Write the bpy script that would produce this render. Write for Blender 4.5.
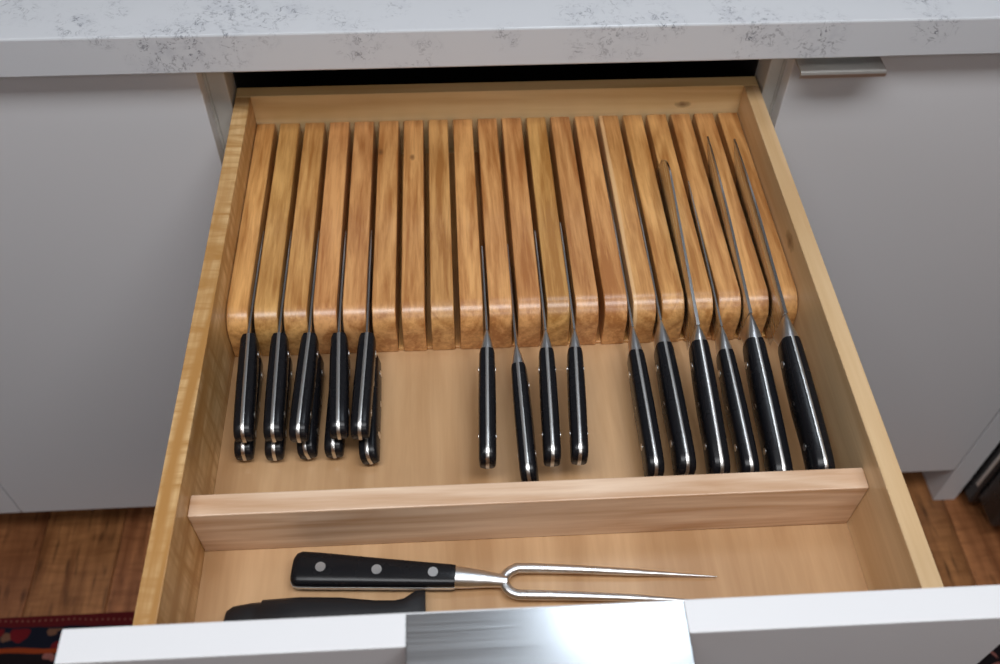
import bpy, bmesh, math, random
from mathutils import Vector, Matrix, Euler
random.seed(7)
for o in list(bpy.data.objects):
    bpy.data.objects.remove(o)
SC = bpy.context.scene
COL = SC.collection
R = math.radians

# ------------------------------------------------------------------ camera
def make_camera():
    C = Vector((-0.0521, -0.8016, 0.598))
    yaw, pit, rol, f = 0.0712, 0.8901, 0.0211, 943.57
    F = Vector((math.sin(yaw)*math.cos(pit), math.cos(yaw)*math.cos(pit), -math.sin(pit)))
    r = Vector((math.cos(yaw), -math.sin(yaw), 0)); u = r.cross(F)
    c, s = math.cos(rol), math.sin(rol)
    rr = r*c + u*s; uu = -r*s + u*c
    cam = bpy.data.cameras.new('camera'); cam.sensor_width = 36.0
    cam.lens = 36.0*f/1000.0
    cam.clip_start = 0.02
    cam.dof.use_dof = True; cam.dof.focus_distance = 0.80; cam.dof.aperture_fstop = 6.3
    o = bpy.data.objects.new('camera', cam); COL.objects.link(o)
    m = Matrix((rr, uu, -F)).transposed().to_4x4(); m.translation = C
    o.matrix_world = m
    SC.camera = o
make_camera()

# ------------------------------------------------------------------ light
SC.view_settings.view_transform = 'Standard'
SC.view_settings.look = 'None'
SC.view_settings.gamma = 1.0
SC.view_settings.exposure = 0.27
SC.view_settings.use_curve_mapping = False
W = bpy.data.worlds.new('world'); SC.world = W; W.use_nodes = True
bg = W.node_tree.nodes['Background']
bg.inputs[0].default_value = (0.80, 0.88, 1.0, 1); bg.inputs[1].default_value = 0.25

def area(name, loc, size, sizey, power, col, rot=(0, 0, 0)):
    l = bpy.data.lights.new(name, 'AREA'); l.shape = 'RECTANGLE'
    l.size = size; l.size_y = sizey; l.energy = power; l.color = col
    o = bpy.data.objects.new(name, l); COL.objects.link(o); o.location = loc; o.rotation_euler = rot
    return o
area('room_fill_light', (0.4, -2.2, 1.52), 1.2, 1.0, 9, (1.0, 0.99, 0.97))  # added fill, softens shadows and lifts the doors; no known lamp there
area('ceiling_lamp_main', (0.04, -0.80, 1.50), 1.7, 0.44, 18.5, (0.965, 0.98, 1.0))
area('ceiling_lamp_counter', (0.32, 0.10, 1.54), 0.26, 0.30, 2.2, (0.80, 0.90, 1.0))
area('side_light_left', (-1.9, -1.6, 0.5), 1.2, 1.2, 3, (0.80, 0.90, 1.0), (0, R(-80), 0))  # unseen bluish side light, no window stands behind it

# ------------------------------------------------------------------ node helpers
class NT:
    def __init__(s, name):
        s.m = bpy.data.materials.new(name); s.m.use_nodes = True
        s.t = s.m.node_tree; s.b = s.t.nodes['Principled BSDF']
    def n(s, typ, **kw):
        nd = s.t.nodes.new(typ)
        for k, v in kw.items(): setattr(nd, k, v)
        return nd
    def l(s, a, b): s.t.links.new(a, b)
    def val(s, sock, v):
        if isinstance(v, bpy.types.NodeSocket): s.l(v, sock)
        else: sock.default_value = v
    def math(s, op, a, b=0.0, clamp=False):
        nd = s.n('ShaderNodeMath', operation=op); nd.use_clamp = clamp
        s.val(nd.inputs[0], a); s.val(nd.inputs[1], b); return nd.outputs[0]
    def mix(s, f, a, b, mode='MIX'):
        nd = s.n('ShaderNodeMix', data_type='RGBA', blend_type=mode)
        s.val(nd.inputs[0], f); s.val(nd.inputs[6], a); s.val(nd.inputs[7], b); return nd.outputs[2]
    def ramp(s, f, stops):
        nd = s.n('ShaderNodeValToRGB'); s.l(f, nd.inputs[0]); e = nd.color_ramp.elements
        while len(e) < len(stops): e.new(0.5)
        for i, (p, c) in enumerate(stops):
            e[i].position = p; e[i].color = c if len(c) == 4 else (*c, 1)
        return nd.outputs[0]
    def noise(s, vec, scale, detail=3, rough=0.5, dist=0.0):
        nd = s.n('ShaderNodeTexNoise'); s.l(vec, nd.inputs['Vector'])
        nd.inputs['Scale'].default_value = scale; nd.inputs['Detail'].default_value = detail
        nd.inputs['Roughness'].default_value = rough; nd.inputs['Distortion'].default_value = dist
        return nd.outputs[0]
    def mapping(s, vec, scale, loc=(0, 0, 0)):
        nd = s.n('ShaderNodeMapping'); s.l(vec, nd.inputs[0]); nd.inputs['Scale'].default_value = scale
        nd.inputs['Location'].default_value = loc
        return nd.outputs[0]
    def obj(s): return s.n('ShaderNodeTexCoord').outputs['Object']
    def bump(s, h, strength=0.2, dist=0.001):
        nd = s.n('ShaderNodeBump'); nd.inputs['Strength'].default_value = strength
        nd.inputs['Distance'].default_value = dist; s.l(h, nd.inputs['Height']); s.l(nd.outputs[0], s.b.inputs['Normal'])

def S(r, g, b):
    f = lambda c: (c/255/12.92) if c/255 <= 0.04045 else ((c/255+0.055)/1.055)**2.4
    return (f(r), f(g), f(b), 1)

def plain(name, col, rough=0.5, metal=0.0, coat=0.0, spec=0.5):
    t = NT(name); t.b.inputs['Base Color'].default_value = col
    t.b.inputs['Metallic'].default_value = metal; t.b.inputs['Roughness'].default_value = rough
    t.b.inputs['Coat Weight'].default_value = coat; t.b.inputs['Specular IOR Level'].default_value = spec
    v = t.obj(); nz = t.noise(v, 60, 2)
    t.l(t.math('ADD', t.math('MULTIPLY', nz, 0.08), rough-0.04), t.b.inputs['Roughness'])
    return t.m

def wood(name, dark, light, axis='Y', across=26, along=1.6, rough=0.42, rnd=0.25, knots=(), curl=0.0, pale=None, coat=0.25, fine=0.12, pores=0.0, dist=1.2):
    t = NT(name)
    v0 = t.obj(); info = t.n('ShaderNodeObjectInfo').outputs['Random']
    off = t.n('ShaderNodeCombineXYZ')
    for i in range(3): t.l(t.math('MULTIPLY', info, 5.3+3.1*i), off.inputs[i])
    ad = t.n('ShaderNodeVectorMath', operation='ADD'); t.l(v0, ad.inputs[0]); t.l(off.outputs[0], ad.inputs[1])
    v = ad.outputs[0]
    sc = [across]*3; sc['XYZ'.index(axis)] = along
    sf = [across*16]*3; sf['XYZ'.index(axis)] = along*9
    n1 = t.noise(t.mapping(v, sc), 1.0, 4, 0.55, dist)
    # growth rings: banded noise
    band = t.math('FRACT', t.math('MULTIPLY', t.noise(t.mapping(v, [a*0.6 for a in sc]), 1.0, 2, 0.5, 0.6), 7.0))
    band = t.math('ABSOLUTE', t.math('SUBTRACT', band, 0.5))
    n2 = t.noise(t.mapping(v, sf), 0.6, 4, 0.65, 0.4)
    h = t.math('ADD', t.math('MULTIPLY', n1, 0.75), t.math('MULTIPLY', band, 0.42))
    h = t.math('ADD', h, t.math('MULTIPLY', t.math('SUBTRACT', n2, 0.5), fine*2.2))
    col = t.ramp(h, [(0.30, dark), (0.68, light)])
    if curl:
        sc2 = [9]*3; sc2['XYZ'.index(axis)] = 60
        cn = t.noise(t.mapping(v, sc2), 1.0, 3, 0.6, 1.5)
        col = t.mix(t.math('MULTIPLY', t.math('SUBTRACT', cn, 0.42, True), curl*2.5), col, dark)
    if pale:
        sx = t.n('ShaderNodeSeparateXYZ'); t.l(v0, sx.inputs[0])
        wob = t.math('MULTIPLY', t.noise(t.mapping(v0, (3, 5, 3)), 1.0), 0.006)
        m = t.math('LESS_THAN', t.math('ADD', sx.outputs[0], wob), pale[0])
        col = t.mix(t.math('MULTIPLY', m, 0.8), col, pale[1])
    if pores:
        pn = t.noise(t.mapping(v, [a*(1.0 if i != 'XYZ'.index(axis) else 2.2) for i, a in enumerate(sf)]), 0.6, 1)
        col = t.mix(t.math('MULTIPLY', t.math('SUBTRACT', 0.42, pn, True), pores*8, True), col, tuple(c*0.35 for c in dark[:3])+(1,))
    for (kx, ky, kz, kr) in knots:
        dd = t.n('ShaderNodeVectorMath', operation='SUBTRACT'); t.l(v0, dd.inputs[0]); dd.inputs[1].default_value = (kx, ky, kz)
        scv = [1.5, 1.5, 1.5]; scv['XYZ'.index(axis)] = 0.8
        mp = t.mapping(dd.outputs[0], scv)
        ln = t.n('ShaderNodeVectorMath', operation='LENGTH'); t.l(mp, ln.inputs[0])
        d = t.math('ADD', ln.outputs['Value'], t.math('MULTIPLY', t.math('SUBTRACT', t.noise(v0, 150, 2), 0.5), kr*0.9))
        m = t.math('SUBTRACT', 1.0, t.math('DIVIDE', d, kr), True)
        col = t.mix(t.math('MULTIPLY', t.math('POWER', m, 0.6), 0.85), col, (0.16, 0.07, 0.025, 1))
    hsv = t.n('ShaderNodeHueSaturation'); t.l(col, hsv.inputs['Color'])
    t.l(t.math('ADD', t.math('MULTIPLY', info, rnd), 1.0-rnd/2), hsv.inputs['Value'])
    t.l(t.math('ADD', t.math('MULTIPLY', t.math('FRACT', t.math('MULTIPLY', info, 7.7)), 0.014), 0.493), hsv.inputs['Hue'])
    t.l(hsv.outputs[0], t.b.inputs['Base Color'])
    t.b.inputs['Roughness'].default_value = rough
    t.b.inputs['Coat Weight'].default_value = coat; t.b.inputs['Coat Roughness'].default_value = 0.25
    t.bump(n2, 0.10, 0.0005)
    return t.m

VEINS = [(-0.4371, -0.0059, 0.0405, 0.0283), (-0.3894, -0.03, 0.0405, 0.0217), (-0.3602, -0.0513, 0.0405, 0.0174), (-0.2561, -0.0071, 0.0405, 0.0457), (-0.2743, -0.0387, 0.0405, 0.0283), (-0.2197, -0.0327, 0.0405, 0.0239), (-0.1979, -0.0238, 0.0405, 0.0217), (-0.1494, -0.0319, 0.0405, 0.0217), (-0.1043, -0.0138, 0.0405, 0.0174), (-0.3113, -0.0535, 0.0254, 0.0304), (-0.283, -0.0535, 0.0247, 0.0326), (-0.2515, -0.0535, 0.0302, 0.0261), (-0.1297, -0.0535, 0.0294, 0.0239), (-0.0854, -0.0535, 0.0135, 0.0261), (0.1012, -0.024, 0.0405, 0.05), (0.075, -0.033, 0.0405, 0.0217), (0.1468, -0.0484, 0.0405, 0.0196), (0.2085, -0.0276, 0.0405, 0.0196), (0.2072, -0.0472, 0.0405, 0.013), (0.2447, -0.0535, 0.0333, 0.0261), (0.2292, -0.0535, 0.0273, 0.0152), (0.2942, -0.0535, 0.0237, 0.0261), (0.4018, -0.0535, 0.034, 0.0217), (0.3993, -0.029, 0.0405, 0.0217), (0.0719, -0.0535, 0.0161, 0.0152), (0.2278, -0.0535, 0.0123, 0.0152), (0.0002, -0.0535, 0.0305, 0.013), (-0.3556, -0.0087, 0.0405, 0.0152), (-0.04, -0.0291, 0.0405, 0.0109)]
def quartz():
    t = NT('white_quartz'); v = t.obj()
    warp = t.noise(v, 30, 3, 0.6)
    mask = None
    for (bx, by, bz, br) in VEINS:                       # the speckled vein clusters of this slab
        ds = t.n('ShaderNodeVectorMath', operation='DISTANCE'); t.l(v, ds.inputs[0]); ds.inputs[1].default_value = (bx, by, bz)
        d = t.math('SUBTRACT', 1.25, t.math('DIVIDE', ds.outputs['Value'], br), True)
        mask = d if mask is None else t.math('MAXIMUM', mask, d)
    big = t.noise(t.mapping(v, (2.6, 4.5, 4.5), (3.3, 1.0, 0)), 1.0, 3, 0.55, 0.6)
    far = t.math('MULTIPLY', t.math('SUBTRACT', big, 0.55, True), 9.0, True)
    sy = t.n('ShaderNodeSeparateXYZ'); t.l(v, sy.inputs[0])
    far = t.math('MULTIPLY', far, t.math('GREATER_THAN', t.math('ADD', t.math('ABSOLUTE', sy.outputs[0]), sy.outputs[1]), 0.75))
    mask = t.math('MAXIMUM', mask, far)
    mask = t.math('MULTIPLY', mask, t.math('MULTIPLY', t.math('SUBTRACT', warp, 0.36, True), 4.5, True))
    a = t.noise(v, 70, 4, 0.7, 1.2)
    vein = t.math('SUBTRACT', 1.0, t.math('MULTIPLY', t.math('ABSOLUTE', t.math('SUBTRACT', a, 0.5)), 26.0), True)
    speck = t.math('MULTIPLY', t.math('SUBTRACT', t.noise(v, 120, 3, 0.7), 0.44, True), 8.0, True)
    m = t.math('MULTIPLY', t.math('MULTIPLY', vein, speck), mask)
    cloud = t.math('MULTIPLY', mask, t.math('MULTIPLY', t.math('SUBTRACT', t.noise(v, 55, 4, 0.6), 0.46, True), 1.7), True)
    col = t.mix(cloud, S(218, 221, 226), S(166, 170, 182))
    col = t.mix(t.math('MULTIPLY', m, 0.95, True), col, S(70, 75, 92))
    t.l(col, t.b.inputs['Base Color']); t.b.inputs['Roughness'].default_value = 0.22
    return t.m

def brushed(name, col, rough, axis=0, stretch=900, bump=True):
    t = NT(name); v = t.obj(); sc = [stretch]*3; sc[axis] = 6
    n = t.noise(t.mapping(v, sc), 1.0, 2)
    t.b.inputs['Base Color'].default_value = col; t.b.inputs['Metallic'].default_value = 1.0
    t.l(t.math('ADD', t.math('MULTIPLY', n, 0.16), rough-0.08), t.b.inputs['Roughness'])
    if bump: t.bump(n, 0.04, 0.0002)
    return t.m

def rug_mat():
    t = NT('woven_rug'); v = t.obj(); s = t.n('ShaderNodeSeparateXYZ'); t.l(v, s.inputs[0])
    X, Y = s.outputs[0], s.outputs[1]
    wob = t.math('MULTIPLY', t.math('SUBTRACT', t.noise(v, 14, 3), 0.5), 0.010)
    D = t.math('ADD', t.math('MULTIPLY', Y, -1.0), wob)          # distance from the border edge (object y = 0)
    red, navy, orange, black = S(128, 26, 30), S(22, 28, 50), S(205, 84, 30), S(30, 18, 24)
    col = t.mix(t.math('GREATER_THAN', D, 0.020), red, navy)
    # red and tan flowers on the navy band
    vo = t.n('ShaderNodeTexVoronoi'); t.l(t.mapping(v, (30, 34, 1)), vo.inputs['Vector']); vo.inputs['Scale'].default_value = 1.0
    fl = t.math('LESS_THAN', t.math('ADD', vo.outputs['Distance'], t.math('MULTIPLY', t.noise(v, 90, 2), 0.35)), 0.60)
    sc = t.n('ShaderNodeSeparateColor'); t.l(vo.outputs['Color'], sc.inputs[0])
    fc = t.mix(t.math('GREATER_THAN', sc.outputs[0], 0.5), S(150, 24, 34), S(165, 115, 88))
    col = t.mix(t.math('MULTIPLY', fl, t.math('GREATER_THAN', D, 0.023)), col, fc)
    col = t.mix(t.math('GREATER_THAN', D, 0.056), col, orange)
    fc2 = t.mix(t.math('MULTIPLY', fl, t.math('GREATER_THAN', sc.outputs[1], 0.35)), black, S(205, 130, 118))
    col = t.mix(t.math('GREATER_THAN', D, 0.064), col, fc2)
    # pale stitches in the red edge band
    st = t.math('GREATER_THAN', t.math('SINE', t.math('MULTIPLY', X, 700.0)), 0.45)
    st = t.math('MULTIPLY', st, t.math('LESS_THAN', t.math('ABSOLUTE', t.math('SUBTRACT', D, 0.009)), 0.0016))
    col = t.mix(t.math('MULTIPLY', st, 0.7), col, S(205, 130, 110))
    w = t.noise(t.mapping(v, (500, 500, 500)), 1.0, 1)
    col = t.mix(t.math('MULTIPLY', w, 0.35), col, (0.01, 0.005, 0.008, 1))
    t.l(col, t.b.inputs['Base Color']); t.b.inputs['Roughness'].default_value = 0.95
    t.bump(w, 0.5, 0.002)
    return t.m

M = {}
M['maple_y'] = wood('maple_along', S(196, 158, 114), S(228, 198, 158), 'Y', 20, 1.4, rnd=0.05)
M['maple_left'] = wood('maple_curly', S(180, 128, 72), S(234, 196, 146), 'Y', 24, 2.5, rnd=0.02, curl=1.5)
M['maple_right'] = wood('maple_right', S(204, 166, 122), S(234, 204, 164), 'Y', 20, 1.4, rnd=0.02,
                        knots=[(0.254, -0.2101, 0.0796, 0.011)])
M['maple_x'] = wood('maple_across', S(216, 178, 124), S(242, 212, 164), 'X', 22, 1.4, rnd=0.05,
                    knots=[(0.1935, 0.0, -0.0225, 0.007)])
M['maple_div'] = wood('maple_divider', S(198, 158, 120), S(240, 214, 186), 'X', 34, 3, rnd=0.02)
M['maple_ply'] = wood('maple_ply', S(178, 138, 94), S(208, 170, 126), 'Y', 9, 1.2, rnd=0.02, fine=0.2)
M['cherry'] = wood('cherry_slat', S(172, 115, 60), S(224, 170, 106), 'Y', 30, 3.4, rough=0.34, dist=2.2, rnd=0.16, coat=0.6, fine=0.34)
M['cherry_pale'] = wood('cherry_slat_pale', S(172, 115, 60), S(224, 170, 106), 'Y', 30, 3.4, rough=0.34, dist=2.4, rnd=0.02, coat=0.6, fine=0.34,
                        pale=(-0.0035, S(232, 190, 138)))
M['cherry_knot'] = wood('cherry_slat_knot', S(172, 115, 60), S(224, 170, 106), 'Y', 30, 3.4, rough=0.34, dist=2.4, rnd=0.04, coat=0.6, fine=0.34,
                        knots=[(-0.0075, 0.084, 0.049, 0.0045)])
M['cherry_knot2'] = wood('cherry_slat_knot2', S(172, 115, 60), S(224, 170, 106), 'Y', 30, 3.4, rough=0.34, dist=2.4, rnd=0.04, coat=0.6, fine=0.34, knots=[(-0.001, 0.075, 0.049, 0.0045)])
M['plank'] = wood('floor_plank', S(122, 72, 40), S(204, 138, 88), 'Y', 14, 1.6, rough=0.42, rnd=0.30, pores=0.5, curl=0.8, coat=0.1)
M['toe'] = wood('dark_toe', S(60, 34, 22), S(90, 54, 34), 'X', 14, 1.6, rough=0.5)
M['white'] = plain('white_lacquer', S(228, 229, 232), 0.38)
M['carcass'] = plain('pale_carcass', S(206, 204, 198), 0.5)
M['interior_shade'] = plain('shaded_interior', S(40, 34, 32), 0.8)  # shadow inside the carcass put into the colour
M['quartz'] = quartz()
M['steel'] = brushed('brushed_steel', (0.60, 0.62, 0.64, 1), 0.22, 0, 900, False)
M['steel_satin'] = brushed('satin_steel', (0.78, 0.76, 0.72, 1), 0.42, 0)
M['blade'] = brushed('blade_steel', (0.60, 0.60, 0.60, 1), 0.26, 1, 300, False)
M['bolster'] = brushed('bolster_steel', (0.72, 0.72, 0.72, 1), 0.30, 1, 100, False)
M['tang'] = brushed('tang_steel', (0.70, 0.69, 0.67, 1), 0.32, 1, 100, False)
M['black'] = plain('black_handle', (0.008, 0.008, 0.010, 1), 0.27, spec=0.28)
M['blackplastic'] = plain('black_plastic', (0.011, 0.011, 0.013, 1), 0.42)
M['wall'] = plain('painted_wall', S(140, 139, 140), 0.8)
M['ceil'] = plain('painted_ceiling', S(238, 238, 236), 0.85)
M['oven'] = plain('black_enamel', (0.018, 0.017, 0.018, 1), 0.28)
M['ovenglass'] = plain('black_glass', (0.008, 0.008, 0.009, 1), 0.08)
M['rug'] = rug_mat()

# ------------------------------------------------------------------ object helpers
def link(name, me, mat, parent=None, loc=(0, 0, 0), rot=(0, 0, 0)):
    if mat and not me.materials: me.materials.append(mat)
    o = bpy.data.objects.new(name, me); COL.objects.link(o)
    o.location = loc; o.rotation_euler = rot
    if parent: o.parent = parent
    return o
def empty(name, loc, label=None, cat=None, group=None, rotz=0.0):
    o = bpy.data.objects.new(name, None); COL.objects.link(o); o.location = loc
    o.rotation_euler = (0, 0, rotz); o.empty_display_size = 0.02
    tag(o, label, cat, group); return o
def tag(o, label=None, cat=None, group=None, kind=None):
    if label: o['label'] = label
    if cat: o['category'] = cat
    if group: o['group'] = group
    if kind: o['kind'] = kind
    return o
def fin(bm, name, smooth=False, angle=40):
    bmesh.ops.recalc_face_normals(bm, faces=bm.faces)
    me = bpy.data.meshes.new(name); bm.to_mesh(me); bm.free()
    if smooth:
        me.polygons.foreach_set('use_smooth', [True]*len(me.polygons))
        try: me.set_sharp_from_angle(angle=R(angle))
        except Exception: pass
    return me
def box_bm(x0, x1, y0, y1, z0, z1, bev=0.0, seg=1, bm=None):
    b = bm or bmesh.new()
    r = bmesh.ops.create_cube(b, size=1.0)
    vs = r['verts']
    for v in vs:
        v.co = Vector(((x0+x1)/2+v.co.x*(x1-x0), (y0+y1)/2+v.co.y*(y1-y0), (z0+z1)/2+v.co.z*(z1-z0)))
    if bev:
        es = list({e for v in vs for e in v.link_edges})
        bmesh.ops.bevel(b, geom=es, offset=bev, segments=seg, profile=0.5, affect='EDGES')
    return b
def box(name, x0, x1, y0, y1, z0, z1, mat, parent=None, bev=0.0008, seg=1, base=(0, 0, 0)):
    """box in scene coordinates; base = the parent's origin"""
    bx_, by_, bz_ = base
    me = fin(box_bm(x0-bx_, x1-bx_, y0-by_, y1-by_, z0-bz_, z1-bz_, bev, seg), name)
    return link(name, me, mat, parent)
def loft(sections, closed=True, cap=True, bm=None):
    b = bm or bmesh.new(); rings = []
    for sec in sections: rings.append([b.verts.new(p) for p in sec])
    n = len(rings[0])
    for a, c in zip(rings[:-1], rings[1:]):
        for i in range(n if closed else n-1):
            j = (i+1) % n
            b.faces.new((a[i], a[j], c[j], c[i]))
    if cap: b.faces.new(rings[0][::-1]); b.faces.new(rings[-1])
    return b

# ------------------------------------------------------------------ the setting
FZ = -0.875
KA = 0.0042                                # cabinets run very slightly askew to the drawer
def krot(x, y): return (x*math.cos(KA)-y*math.sin(KA), x*math.sin(KA)+y*math.cos(KA))

fl = tag(box('floor', -2.2, 2.2, -3.2, 0.64, FZ-0.05, FZ-0.012, M['toe'], bev=0), kind='structure')
pw, plen = 0.130, 1.35
pm = fin(box_bm(-pw/2+0.0006, pw/2-0.0006, -plen/2+0.0006, plen/2-0.0006, -0.012, 0, 0.0012), 'plank')
i = 0; x = -2.13
while x < 2.18:
    st = random.uniform(0, plen); y = 0.60+st-plen/2
    while y > -3.2+plen/2-0.6:
        yy = y
        y0, y1 = max(yy-plen/2, -3.19), min(yy+plen/2, 0.63)
        if y1-y0 > 0.1:
            if y1-y0 > plen-0.001: link('plank', pm, M['plank'], fl, (x, yy, FZ))
            else:
                link('plank', fin(box_bm(-pw/2+0.0006, pw/2-0.0006, -(y1-y0)/2+0.0006, (y1-y0)/2-0.0006, -0.012, 0, 0.0012), 'plank'), M['plank'], fl, (x, (y0+y1)/2, FZ))
        y -= plen
    x += pw
tag(box('ceiling', -2.2, 2.2, -3.2, 0.64, 1.57, 1.62, M['ceil'], bev=0), kind='structure')
tag(box('wall_back', -2.2, 2.2, 0.64, 0.70, FZ-0.05, 1.62, M['wall'], bev=0), kind='structure')
tag(box('wall_left', -2.26, -2.2, -3.2, 0.64, FZ-0.05, 1.62, M['wall'], bev=0), kind='structure')
tag(box('wall_right', 2.2, 2.26, -3.2, 0.64, FZ-0.05, 1.62, M['wall'], bev=0), kind='structure')
tag(box('wall_front', -2.2, 2.2, -3.26, -3.2, FZ-0.05, 1.62, M['wall'], bev=0), kind='structure')

# rug
rg = empty('rug', (0.0, -0.1833, FZ), 'dark red and navy patterned oriental rug on the wood floor before the cabinets', 'rug', rotz=-0.0255)
def rug_bm():
    b = bmesh.new(); nx, ny = 60, 24; g = []
    for j in range(ny+1):
        row = []
        for i in range(nx+1):
            X = -1.45+2.6*i/nx; Y = -1.1*j/ny
            ed = 0.0 if (i in (0, nx) or j in (0, ny)) else 1.0
            row.append(b.verts.new((X, Y+0.004*math.sin(X*9)*(1-j/ny), 0.0015+ed*0.006+0.0008*math.sin(X*31+Y*17))))
        g.append(row)
    for j in range(ny):
        for i in range(nx): b.faces.new((g[j][i], g[j][i+1], g[j+1][i+1], g[j+1][i]))
    bmesh.ops.solidify(b, geom=b.faces[:], thickness=0.0012)
    return b
link('pile', fin(rug_bm(), 'pile', True), M['rug'], rg)

# ------------------------------------------------------------------ cabinets
ct = empty('countertop', (0, 0, 0.0675), 'white quartz countertop with grey speckled veins above the cabinets', 'countertop', rotz=KA)
box('slab', -2.15, 0.818, -0.0535, 0.62, 0.0675, 0.108, M['quartz'], ct, 0.0018, 2, base=(0, 0, 0.0675))

DT, DB = 0.060, -0.770                       # door top and bottom
def tab_pull(parent, x0, x1, yb, yf, z, name='handle', mat='steel'):
    """folded steel strip: lies on the top edge of the door, turns down in front"""
    t = 0.0018; sec = []
    prof = [(yb, z), (yb, z+t), (yf+0.003, z+t), (yf+0.0009, z+t-0.0006), (yf, z+t-0.0028), (yf, z-0.0048), (yf+0.0016, z-0.0048),
            (yf+0.0016, z-0.0022), (yf+0.0026, z-0.0006), (yf+0.0040, z)]
    for X in (x0, x0+0.0006, x1-0.0006, x1):
        ins = 0.0002 if X in (x0, x1) else 0
        sec.append([(X, y, zz-ins) for y, zz in prof])
    return link(name, fin(loft(sec), name), M[mat], parent)

def cab(label, x0, x1, doors, handles=()):
    c = empty('base_cabinet', (*krot((x0+x1)/2, 0), FZ), label, 'cabinet', rotz=KA)
    B = ((x0+x1)/2, 0, FZ)
    box('side_panel', x0, x0+0.018, -0.0125, 0.60, DB, 0.067, M['carcass'], c, base=B)
    box('side_panel', x1-0.018, x1, -0.0125, 0.60, DB, 0.067, M['carcass'], c, base=B)
    box('bottom_panel', x0+0.018, x1-0.018, -0.0125, 0.60, DB, DB+0.018, M['interior_shade'], c, base=B)
    box('back_panel', x0+0.018, x1-0.018, 0.592, 0.60, DB+0.018, 0.067, M['interior_shade'], c, base=B)
    box('toe_kick', x0, x1, 0.045, 0.060, FZ, DB, M['toe'], c, base=B)
    for (a, b, z0, z1) in doors:
        d = box('door', a, b, -0.0315, -0.0130, z0, z1, M['white'], c, 0.0009, 2, base=B)
        for (h0, h1) in handles:
            hh = tab_pull(d, h0-B[0], h1-B[0], -0.0330, -0.0590, z1-FZ-0.006, 'handle', 'steel_satin')
    return c, B
cab('white base cabinet with flat doors to the left of the open drawer', -1.231, -0.2892, [(-0.7590, -0.2918, DB, DT), (-1.229, -0.7615, DB, DT)])
cab('white base cabinet with steel tab pull right of the open drawer', 0.2847, 0.7745, [(0.2866, 0.7735, DB, DT)], [(0.2850, 0.3690)])
# middle cabinet that the drawer slides out of
mc = empty('base_cabinet', (*krot(0, 0), FZ), 'white base cabinet with dark opening directly behind the open drawer', 'cabinet', rotz=KA)
B = (0, 0, FZ)
box('side_panel', -0.2890, -0.2712, -0.0125, 0.60, DB, 0.067, M['carcass'], mc, base=B)
box('side_panel', 0.2712, 0.2845, -0.0125, 0.60, DB, 0.067, M['carcass'], mc, base=B)
box('shade_sheet', -0.2710, -0.2700, 0.020, 0.590, DB+0.02, 0.066, M['interior_shade'], mc, 0, base=B)  # thin dark sheets added over the carcass sides to stand for shadow
box('shade_sheet', 0.2700, 0.2710, 0.020, 0.590, DB+0.02, 0.066, M['interior_shade'], mc, 0, base=B)
box('bottom_panel', -0.2710, 0.2710, -0.0125, 0.60, DB, DB+0.018, M['interior_shade'], mc, base=B)
box('back_panel', -0.2710, 0.2710, 0.592, 0.60, DB+0.018, 0.066, M['interior_shade'], mc, base=B)
box('top_closure', -0.2695, 0.2695, 0.030, 0.59, 0.058, 0.066, M['interior_shade'], mc, base=B)  # added cover that keeps the drawer opening dark
box('toe_kick', -0.2890, 0.2845, 0.045, 0.060, FZ, DB, M['toe'], mc, base=B)
box('drawer_front', -0.2880, 0.2835, -0.0315, -0.0130, DB, -0.460, M['white'], mc, 0.0009, 2, base=B)
box('drawer_front', -0.2880, 0.2835, -0.0315, -0.0130, -0.457, -0.146, M['white'], mc, 0.0009, 2, base=B)
ep = empty('end_panel', (*krot(0.796, 0), FZ), 'white end panel reaching the floor between right cabinet and black range', 'panel', rotz=KA)
box('panel_board', 0.7765, 0.8155, -0.0312, 0.60, FZ, 0.067, M['white'], ep, 0.0008, base=(0.796, 0, FZ))

# black range at the right edge
rn = empty('range', (*krot(1.11, 0), FZ), 'black kitchen range past the white end panel at right edge', 'range', rotz=KA)
B = (1.11, 0, FZ)
box('body', 0.820, 1.39, -0.055, 0.58, FZ+0.03, 0.10, M['oven'], rn, 0.003, 2, base=B)
for sx in (0.86, 1.36):
    for sy in (-0.02, 0.54): box('foot', sx-0.015, sx+0.015, sy-0.015, sy+0.015, FZ, FZ+0.031, M['oven'], rn, base=B)
box('storage_drawer', 0.823, 1.386, -0.115, -0.056, FZ+0.055, FZ+0.26, M['oven'], rn, 0.006, 2, base=B)
dr = box('oven_door', 0.823, 1.386, -0.115, -0.056, FZ+0.268, 0.0, M['ovenglass'], rn, 0.006, 2, base=B)
box('door_handle', 0.87, 1.35, -0.160, -0.140, -0.062, -0.042, M['steel'], dr, 0.006, 3, base=B)
for sx in (0.89, 1.33): box('handle_post', sx-0.008, sx+0.008, -0.142, -0.113, -0.060, -0.044, M['steel'], dr, base=B)
box('side_trim', 0.8186, 0.8200, -0.049, -0.042, -0.80, -0.12, M['steel_satin'], rn, 0.0004, base=B)
box('control_panel', 0.823, 1.386, -0.105, -0.056, 0.008, 0.095, M['oven'], rn, 0.004, 2, base=B)
for k in range(4):
    b = bmesh.new(); bmesh.ops.create_cone(b, cap_ends=True, segments=20, radius1=0.018, radius2=0.015, depth=0.022)
    bmesh.ops.rotate(b, verts=b.verts, matrix=Matrix.Rotation(R(90), 3, 'X'))
    link('knob', fin(b, 'knob', True), M['steel'], rn, (-0.18+0.12*k, -0.116, 0.052-FZ))

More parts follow.
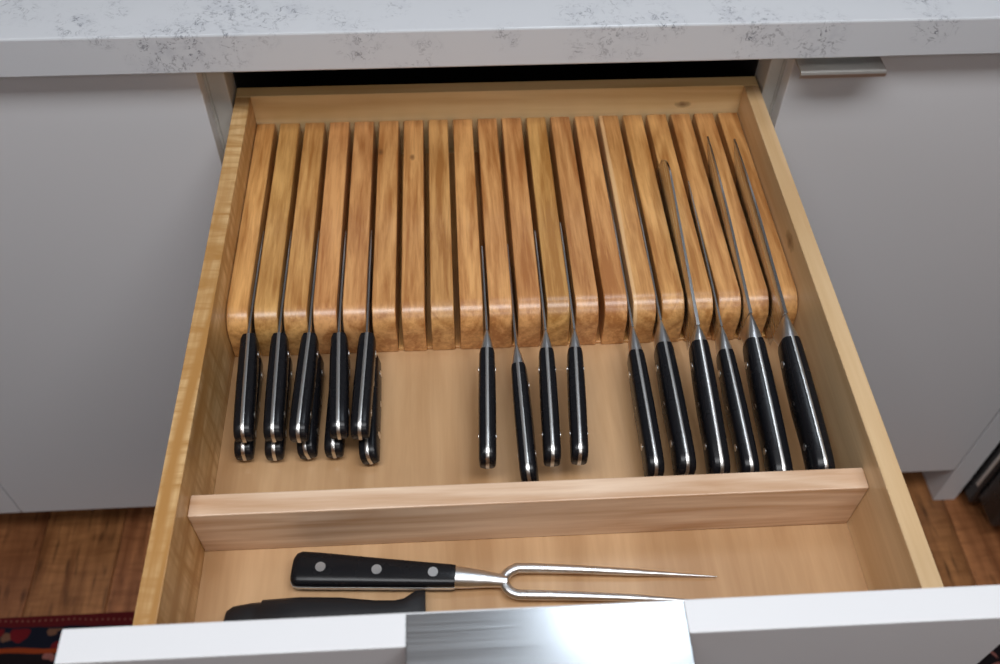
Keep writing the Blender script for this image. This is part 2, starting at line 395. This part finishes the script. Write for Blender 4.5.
# ------------------------------------------------------------------ the drawer
DO = (0, -0.29, -0.096)
dw = empty('drawer', DO, 'open maple drawer with white front and steel pull, holding the knife block', 'drawer')
XI, XO = 0.2540, 0.2695
box('side_panel', -XO, -XI, -0.577, -0.0002, -0.096, 0, M['maple_left'], dw, 0.0009, 2, base=(0, 0, DO[2])).location.y = -DO[1]
box('side_panel', XI, XO, -0.577, -0.0002, -0.096, 0, M['maple_right'], dw, 0.0009, 2, base=(0, 0, DO[2])).location.y = -DO[1]
box('back_panel', -XO, XO, 0.0, 0.0155, -0.096, 0, M['maple_x'], dw, 0.0009, 2, base=(0, 0, 0)).location = (0, -DO[1], -DO[2])
box('inner_front', -XI+0.0001, XI-0.0001, -0.577, -0.562, -0.096, 0, M['maple_x'], dw, 0.0009, 2, base=DO)
box('bottom_panel', -XI+0.0001, XI-0.0001, -0.5618, -0.0002, -0.090, -0.0820, M['maple_ply'], dw, 0, base=DO)
box('divider', -XI+0.0002, XI-0.0002, -0.4616, -0.4438, -0.0819, -0.0246, M['maple_div'], dw, 0.0010, 2, base=DO)
fp = box('front_panel', -0.2877, 0.2835, -0.598, -0.5772, -0.142, DT, M['white'], dw, 0.0010, 2, base=DO)
tab_pull(fp, -0.0880, 0.0768, -0.5795-DO[1], -0.6330-DO[1], DT-DO[2]+0.0003)
# knots sit in world-like coordinates for side and back panels (their object origin is the scene origin)
for o in dw.children:
    if o.name.startswith('side_panel'): pass

# ------------------------------------------------------------------ knife block
BZ = -0.0819; TOPZ = -0.033; YB = -0.2717
kb = empty('knife_block', (0, -0.136, BZ), 'cherry in-drawer knife block of twenty slats with nineteen slots', 'knife block')
SX = [-0.2321+0.0257*k for k in range(17)]+[0.2043, 0.2296]
SW = 0.0052
def slat_mesh(w, name='slat'):
    h = TOPZ-BZ; r = 0.021; y0 = YB+0.136; y1 = -0.0008+0.136
    prof = [(y1, 0), (y1, h-0.002), (y1-0.002, h)]
    for k in range(0, 8):
        a = R(90)+R(90)*k/7
        prof.append((y0+r+r*math.cos(a), h-r+r*math.sin(a)))
    prof += [(y0, 0.001), (y0+0.001, 0)]
    e = 0.0007
    cy, cz = (y0+y1)/2, h/2
    def inset(p):
        y, z = p; return (y+(e if y < y0+r else -e)*(1 if (y < y0+0.03 or y > y1-0.004) else 0), z-e if z > h*0.4 else z+ (e if z < 0.001 else 0))
    secs = [[(-w/2, *inset(p)) for p in prof], [(-w/2+e, *p) for p in prof], [(w/2-e, *p) for p in prof], [(w/2, *inset(p)) for p in prof]]
    return fin(loft(secs), name, True, 32)
wm = 0.0257-SW
sm = slat_mesh(wm)
edgesL = -XI+0.0006; edgesR = XI-0.0006
for k in range(20):
    if k == 0: a, b = edgesL, SX[0]-SW/2
    elif k == 19: a, b = SX[18]+SW/2, edgesR
    else: a, b = SX[k-1]+SW/2, SX[k]-SW/2
    me = sm if 0 < k < 19 else slat_mesh(b-a)
    mat = M['cherry']
    if k in (14, 5, 6):
        me = me.copy(); me.materials.clear(); mat = M['cherry_pale'] if k == 14 else M['cherry_knot' if k == 5 else 'cherry_knot2']
    o = link('slat', me, mat, kb, ((a+b)/2, 0, 0))
    if k == 14: o['label'] = 'cherry slat with a pale sapwood stripe'
spm = fin(box_bm(-SW/2+0.0001, SW/2-0.0001, YB+0.136+0.0015, 0.134, 0, 0.0035, 0.0004), 'spacer')
for k in range(19): link('spacer', spm, M['cherry'], kb, (SX[k], 0, 0))

# ------------------------------------------------------------------ knives
def handle_funcs(kind):
    """returns list of (t, top, bottom, halfwidth) as fractions; metres for heights"""
    if kind == 'steak':
        return [(0, 0.0, -.0150, .0062), (.04, .0, -.0158, .0074), (.25, .0000, -.0175, .0080), (.5, -.0002, -.0180, .0082),
                (.75, -.0008, -.0175, .0081), (.90, -.0016, -.0182, .0080), (.955, -.0030, -.0186, .0078), (.985, -.0055, -.0182, .0075), (1.0, -.0090, -.0165, .0066)]
    return [(0, 0.0, -.0200, .0064), (.03, .0, -.0205, .0071), (.25, .0002, -.0235, .0077), (.5, .0, -.0250, .0079),
            (.75, -.0008, -.0238, .0077), (.90, -.0015, -.0262, .0076), (.95, -.0028, -.0280, .0075), (.982, -.0055, -.0276, .0072), (1.0, -.0095, -.0240, .0062)]
TH = 0.0014                                                        # half thickness of the tang
def scale_mesh(L, y0, tab, sgn, hs=1.0, ws=1.0):
    secs = []
    for (t, top, bot, w) in tab:
        c = (top+bot)/2*hs; hh = (top-bot)/2*hs; ring = [(sgn*TH, y0-t*L, c+hh*0.985)]
        W_ = w*ws-TH
        for k in range(1, 10):
            a = math.pi*k/10
            s_, c_ = math.sin(a), math.cos(a)
            ring.append((sgn*(TH+W_*abs(s_)**0.55), y0-t*L, c+hh*0.985*(1 if c_ > 0 else -1)*abs(c_)**0.62))
        ring.append((sgn*TH, y0-t*L, c-hh*0.985)); secs.append(ring)
    # cap end slightly domed by the table; close the flat inner side too
    return fin(loft(secs), 'scale', True, 50)
def tang_mesh(L, y0, tab, hs=1.0):
    secs = []
    for (t, top, bot, w) in tab:
        y = y0-t*L-(0.0003 if t == 1.0 else 0)
        secs.append([(-TH, y, top*hs+0.0001), (-TH*.6, y, top*hs+0.0003), (TH*.6, y, top*hs+0.0003), (TH, y, top*hs+0.0001),
                     (TH, y, bot*hs-0.0001), (TH*.6, y, bot*hs-0.0003), (-TH*.6, y, bot*hs-0.0003), (-TH, y, bot*hs-0.0001)])
    return fin(loft(secs), 'tang', True, 40)
def blade_mesh(L, H, kind, th=0.0011):
    if kind in ('chef', 'round'): th = 0.0017
    secs = []; N = 26
    for i in range(N+1):
        t = i/N; y = L*t
        if kind == 'round':
            sp = 0.0 if t < .80 else -H*0.93*(1-math.sqrt(max(0, 1-((t-.80)/.20)**2)))
            bo = -H+0.004*t
        elif kind == 'chef':
            sp = -0.009*max(0, (t-.4)/.6)**2; bo = -H*(1-max(0, (t-.22)/.78)**2.3)-0.0115*t
        elif kind == 'slim':
            sp = -0.002*max(0, (t-.5)/.5)**2; bo = -H*(1-max(0, (t-.7)/.3)**2.2)-0.0025*t
        else:
            sp = -0.001*max(0, (t-.5)/.5)**2; bo = -H*(1-max(0, (t-.5)/.5)**2.3)-0.0015*t
        bo = min(bo, sp-0.0006)
        w = th*(1-0.45*t); m = sp+(bo-sp)*0.35
        secs.append([(-w*.8, y, sp), (w*.8, y, sp), (w, y, sp-0.0006), (w*.75, y, m), (0.00012, y, bo), (-0.00012, y, bo), (-w*.75, y, m), (-w, y, sp-0.0006)])
    return fin(loft(secs), 'blade', True, 35)
def bolster_mesh(LB, top0, bot0, tab, hs, ws):
    t, top, bot, w = tab[0]; secs = []
    for k in range(7):
        s = k/6; e = s*s*(3-2*s)
        ww = 0.0012+(w*ws-0.0012)*(s**0.8); b0 = bot0+(bot*hs-bot0)*e; tp = 0.0002+0.0004*math.sin(s*math.pi)
        c = (tp+b0)/2; hh = (tp-b0)/2; ring = []
        for j in range(16):
            a = 2*math.pi*j/16
            sx, cz = math.sin(a), math.cos(a)
            ring.append((ww*(1 if sx > 0 else -1)*abs(sx)**0.6, -LB*s, c+hh*(1 if cz > 0 else -1)*abs(cz)**0.7))
        secs.append(ring)
    return fin(loft(secs), 'bolster', True, 50)
def rivet_mesh(w):
    b = bmesh.new(); bmesh.ops.create_cone(b, cap_ends=True, segments=14, radius1=0.0031, radius2=0.0031, depth=w)
    bmesh.ops.rotate(b, verts=b.verts, matrix=Matrix.Rotation(R(90), 3, 'Y'))
    return fin(b, 'rivet', True)
CACHE = {}
def knife(name, S_, E_, blade, label, cat='knife', group=None, kind='cook', roll=0.0, hs=1.0, ws=1.0, LB=0.020, bol=None):
    S0, E0 = Vector(S_), Vector(E_); d = S0-E0; LT = d.length; f = d.normalized()
    root = empty(name, S0, label, cat, group)
    root.rotation_euler = (math.asin(f.z), R(roll), math.atan2(-f.x, f.y))
    tab = handle_funcs(kind); LBx = LB if kind != 'steak' else 0.0; LH = LT-LBx
    bl, bh, bk = blade
    bo_ = link('blade', blade_mesh(bl, bh, bk), M['blade'], root)
    bo_.rotation_euler = (0, 0, -math.atan2(-f.x, f.y))      # blades run straight along the slot
    if LBx: link('bolster', bolster_mesh(LBx, 0, bol if bol else -min(bh, 0.030), tab, hs, ws), M['bolster'], root)
    key = (round(LH, 3), kind, hs, ws, LBx)
    if key not in CACHE:
        CACHE[key] = (scale_mesh(LH, -LBx, tab, 1, hs, ws), scale_mesh(LH, -LBx, tab, -1, hs, ws), tang_mesh(LH, -LBx, tab, hs),
                      rivet_mesh(2*(tab[3][3]*ws)-0.0002))
    a, b_, t_, rv = CACHE[key]
    link('scale', a, M['black'], root); link('scale', b_, M['black'], root)
    link('tang', t_, M['tang'], root)
    for q in (0.16, 0.47, 0.78):
        link('rivet', rv, M['bolster'], root, (0, -LBx-q*LH, -0.0105*hs if kind == 'steak' else -0.0120*hs))
    return root

ORD = ['leftmost', 'second', 'third', 'fourth', 'fifth']
US = [((-.2323, -.2800), (-.2268, -.3910)), ((-.2062, -.2805), (-.2030, -.3915)), ((-.1802, -.2815), (-.1828, -.3930)),
      ((-.1548, -.2825), (-.1506, -.3915)), ((-.1305, -.2835), (-.1337, -.3925))]
for k, (a, b) in enumerate(US):
    b = (b[0], b[1]+0.0100)
    tx = SX[k]
    nm = ('leftmost' if k == 0 else ORD[k])+' slot from the left'
    if k == 0: nm = 'leftmost slot'
    knife('steak_knife', (a[0], a[1], -.0375), (b[0], b[1], -.0365), (0.126, 0.0165, 'plain'),
          'black-handled steak knife, upper one of the pair in the %s' % nm, group='steak knives paired in the left slots', kind='steak')
LS = [((-.2320, -.2860), (-.2306, -.3965), 0), ((-.2062, -.2860), (-.2058, -.3970), 0), ((-.1805, -.2860), (-.1810, -.3975), -11),
      ((-.1558, -.2860), (-.1577, -.3975), -3), ((-.1305, -.2890), (-.1300, -.4050), -13)]
for k, (a, b, rl) in enumerate(LS):
    b = (b[0], b[1]+0.0125)
    nm = 'leftmost slot' if k == 0 else ORD[k]+' slot from the left'
    knife('steak_knife', (a[0], a[1], -.0600), (b[0], b[1], -.0590), (0.118, 0.0160, 'plain'),
          'black-handled steak knife, lower one of the pair in the %s' % nm, group='steak knives paired in the left slots', kind='steak', roll=rl)

mid = [(8, (-.0268, -.2870, -.0350), (-.0320, -.4125, -.0370), (.100, .018, 'plain'), 0, 'slim paring knife with black handle, leftmost of the four in the middle'),
       (9, (-.0022, -.2990, -.0420), (-.0015, -.4260, -.0440), (.120, .020, 'plain'), -9, 'black-handled utility knife leaning to its side, sitting nearest the divider among the middle four'),
       (10, (.0240, -.2895, -.0350), (.0197, -.4130, -.0370), (.120, .020, 'plain'), 0, 'slim kitchen knife with black handle, third of the four in the middle'),
       (11, (.0490, -.2900, -.0350), (.0415, -.4125, -.0370), (.130, .020, 'plain'), 0, 'slim kitchen knife with black handle, rightmost of the four in the middle')]
for k, s, e, bl, rl, lab in mid:
    knife('kitchen_knife', s, e, bl, lab, roll=rl, hs=1.0 if k == 9 else 0.85, ws=0.94, LB=0.019, group='kitchen knives in the middle slots')
big = [(13, (.1018, -.2830, -.0425), (.1018, -.4245, -.0445), (.215, .026, 'slim'), 0, 1.0, 'long slicing knife with black handle, leftmost of the six large knives', -.026, .025),
       (14, (.1273, -.2780, -.0405), (.1275, -.4240, -.0440), (.215, .030, 'slim'), 2, 1.05, 'large knife with black handle, second from the left of the six on the right', -.028, .024),
       (15, (.1538, -.2985, -.0235), (.1535, -.4310, -.0430), (.207, .046, 'round'), 1, 1.06, 'large knife whose broad round-tipped blade rises out of its slot', -.026, .015),
       (16, (.1791, -.2890, -.0385), (.1788, -.4280, -.0490), (.175, .026, 'plain'), 0, 0.9, 'slim knife with black handle between the round-tipped knife and the cook knives', -.026, .024),
       (17, (.2046, -.2820, -.0300), (.2043, -.4360, -.0500), (.216, .044, 'chef'), 1, 1.05, 'cook knife with raised pointed blade, second from the right of the six', -.036, .025),
       (18, (.2300, -.2935, -.0180), (.2305, -.4425, -.0300), (.220, .052, 'chef'), 1, 1.12, 'rightmost cook knife with wide pointed blade beside the drawer side', -.038, .024)]
for k, s, e, bl, rl, hs, lab, bo, lb in big:
    knife('cook_knife', s, e, bl, lab, roll=rl, hs=hs, ws=1.22 if k > 16 else 1.1 if k in (14, 15) else 1.02, LB=lb, bol=bo, group='large knives in the right slots')

# ------------------------------------------------------------------ carving fork in front of the divider
def tube(path, rad, n=10, flat=1.0):
    b = bmesh.new(); rings = []
    P = [Vector(p) for p in path]
    for i, p in enumerate(P):
        t = (P[min(i+1, len(P)-1)]-P[max(i-1, 0)]).normalized()
        s = t.cross(Vector((0, 0, 1))).normalized(); u = s.cross(t)
        rings.append([b.verts.new(p+s*math.cos(2*math.pi*k/n)*rad[i]+u*math.sin(2*math.pi*k/n)*rad[i]*flat) for k in range(n)])
    for a, c in zip(rings[:-1], rings[1:]):
        for k in range(n): b.faces.new((a[k], a[(k+1) % n], c[(k+1) % n], c[k]))
    b.faces.new(rings[0][::-1]); b.faces.new(rings[-1]); return b
ftab = [(0, .0085, -.0090, .0068), (.03, .0088, -.0094, .0072), (.3, .0102, -.0110, .0076), (.6, .0120, -.0125, .0078), (.85, .0136, -.0138, .0079),
        (.955, .0138, -.0142, .0078), (.985, .0120, -.0134, .0074), (1.0, .0085, -.0105, .0064)]
fS, fE = Vector((-.0603, -.4960, -.0732)), Vector((-.1825, -.4842, -.0732))
fk = empty('carving_fork', fS, 'steel two-tined carving fork with black riveted handle, lying before the divider', 'fork')
d = (fS-fE); fa = math.atan2(-d.x, d.y)
# local: handle along -y, roll so a side of the handle faces up
HM = Matrix.Rotation(fa, 4, 'Z') @ Matrix.Rotation(R(-90), 4, 'Y')
def fpart(name, me, mat):
    o = link(name, me, mat, fk); o.matrix_local = HM; return o
fpart('scale', scale_mesh(d.length, 0, ftab, 1), M['black']); fpart('scale', scale_mesh(d.length, 0, ftab, -1), M['black'])
fpart('tang', tang_mesh(d.length, 0, ftab), M['tang'])
rvm = rivet_mesh(2*0.0079+0.0005)
for q, rr_ in ((0.135, 0), (0.48, 0), (0.825, 0)):
    o = link('rivet', rvm, M['bolster'], fk); o.matrix_local = HM @ Matrix.Translation((0, -q*d.length, 0)) @ Matrix.Scale(1.25, 4, (0, 1, 0)) @ Matrix.Scale(1.25, 4, (0, 0, 1))
rel = lambda p: Vector(p)-fS
bm = tube([rel((-.0600, -.4960, -.0732)), rel((-.0500, -.4972, -.0732)), rel((-.0380, -.4985, -.0734)), rel((-.0290, -.4998, -.0736)), rel((-.0215, -.5010, -.0738))],
          [.0086, .0078, .0064, .0054, .0050], 18, 0.8)
link('bolster', fin(bm, 'bolster', True, 50), M['bolster'], fk)
def smooth_path(pts, n=8):
    out = []
    P = [Vector(p) for p in pts]; P = [P[0]]+P+[P[-1]]
    for i in range(1, len(P)-2):
        for k in range(n):
            t = k/n
            out.append(0.5*((2*P[i])+(P[i+1]-P[i-1])*t+(2*P[i-1]-5*P[i]+4*P[i+1]-P[i+2])*t*t+(3*P[i]-P[i-1]-3*P[i+1]+P[i+2])*t**3))
    out.append(P[-2]); return out
for pts in ([(-.0240, -.5006, -.0738), (-.0228, -.4975, -.0738), (-.0200, -.4940, -.0738), (-.0155, -.4917, -.0738), (-.0090, -.4908, -.0738), (.03, -.4935, -.0744), (.085, -.4980, -.0765), (.1395, -.5028, -.0785)],
            [(-.0240, -.5012, -.0738), (-.0225, -.5050, -.0738), (-.0195, -.5090, -.0738), (-.0145, -.5116, -.0738), (-.0080, -.5124, -.0738), (.03, -.5148, -.0744), (.085, -.5187, -.0765), (.1365, -.5232, -.0785)]):
    p = smooth_path([rel(q) for q in pts]); n = len(p)
    ra = [0.0040 if i < n*0.6 else 0.0020+0.0020*(1-(i/n-.6)/.4) for i in range(n)]
    ra = [a*(1 if i < n-9 else max(0.13, (n-1-i)/9*0.8+0.13)) for i, a in enumerate(ra)]
    link('tine', fin(tube(p, ra, 10, 0.85), 'tine', True, 50), M['bolster'], fk)

# boning knife with moulded handle, half hidden by the drawer front
bk = empty('boning_knife', (-.15, -.526, -.0819), 'knife with all-black moulded handle lying against the drawer front', 'knife')
sec = []
T = [(-.2290, -.5200, -.5300, .0030), (-.2275, -.5155, -.5340, .0060), (-.2230, -.5125, -.5370, .0078), (-.2100, -.5108, -.5385, .0088), (-.2030, -.5105, -.5385, .0090),
     (-.2020, -.5088, -.5392, .0096), (-.1750, -.5080, -.5395, .0098), (-.1450, -.5098, -.5385, .0098), (-.1200, -.5132, -.5370, .0092), (-.1050, -.5138, -.5372, .0086),
     (-.0985, -.5125, -.5380, .0080), (-.0930, -.5085, -.5395, .0070), (-.0895, -.5062, -.5400, .0058), (-.0835, -.5058, -.5400, .0052), (-.0828, -.5062, -.5395, .0048)]
for (x_, ya, yb_, h) in T:
    cy, hy = (ya+yb_)/2, (ya-yb_)/2; ring = []
    for j in range(16):
        a = 2*math.pi*j/16; s_, c_ = math.sin(a), math.cos(a)
        ring.append((x_+.15, cy+.526+hy*(1 if c_ > 0 else -1)*abs(c_)**0.7, 0.0100+h*(1 if s_ > 0 else -1)*abs(s_)**0.7))
    sec.append(ring)
link('handle', fin(loft(sec), 'handle', True, 40), M['blackplastic'], bk)
sec = []
for i in range(15):
    t = i/14; x_ = -.084+.140*t; yt = -.5270-.004*t-.006*max(0, (t-.6)/.4)**2; yb_ = -.5410+.0005*t
    if t == 1: yt = yb_+.0006
    w = .0009*(1-.5*t); c = .0100-.006*t
    sec.append([(x_+.15, yt+.526, c-w), (x_+.15, yt+.526, c+w), (x_+.15, yb_+.526, c+.0001), (x_+.15, yb_+.526, c-.0001)])
link('blade', fin(loft(sec), 'blade', True, 35), M['blade'], bk)
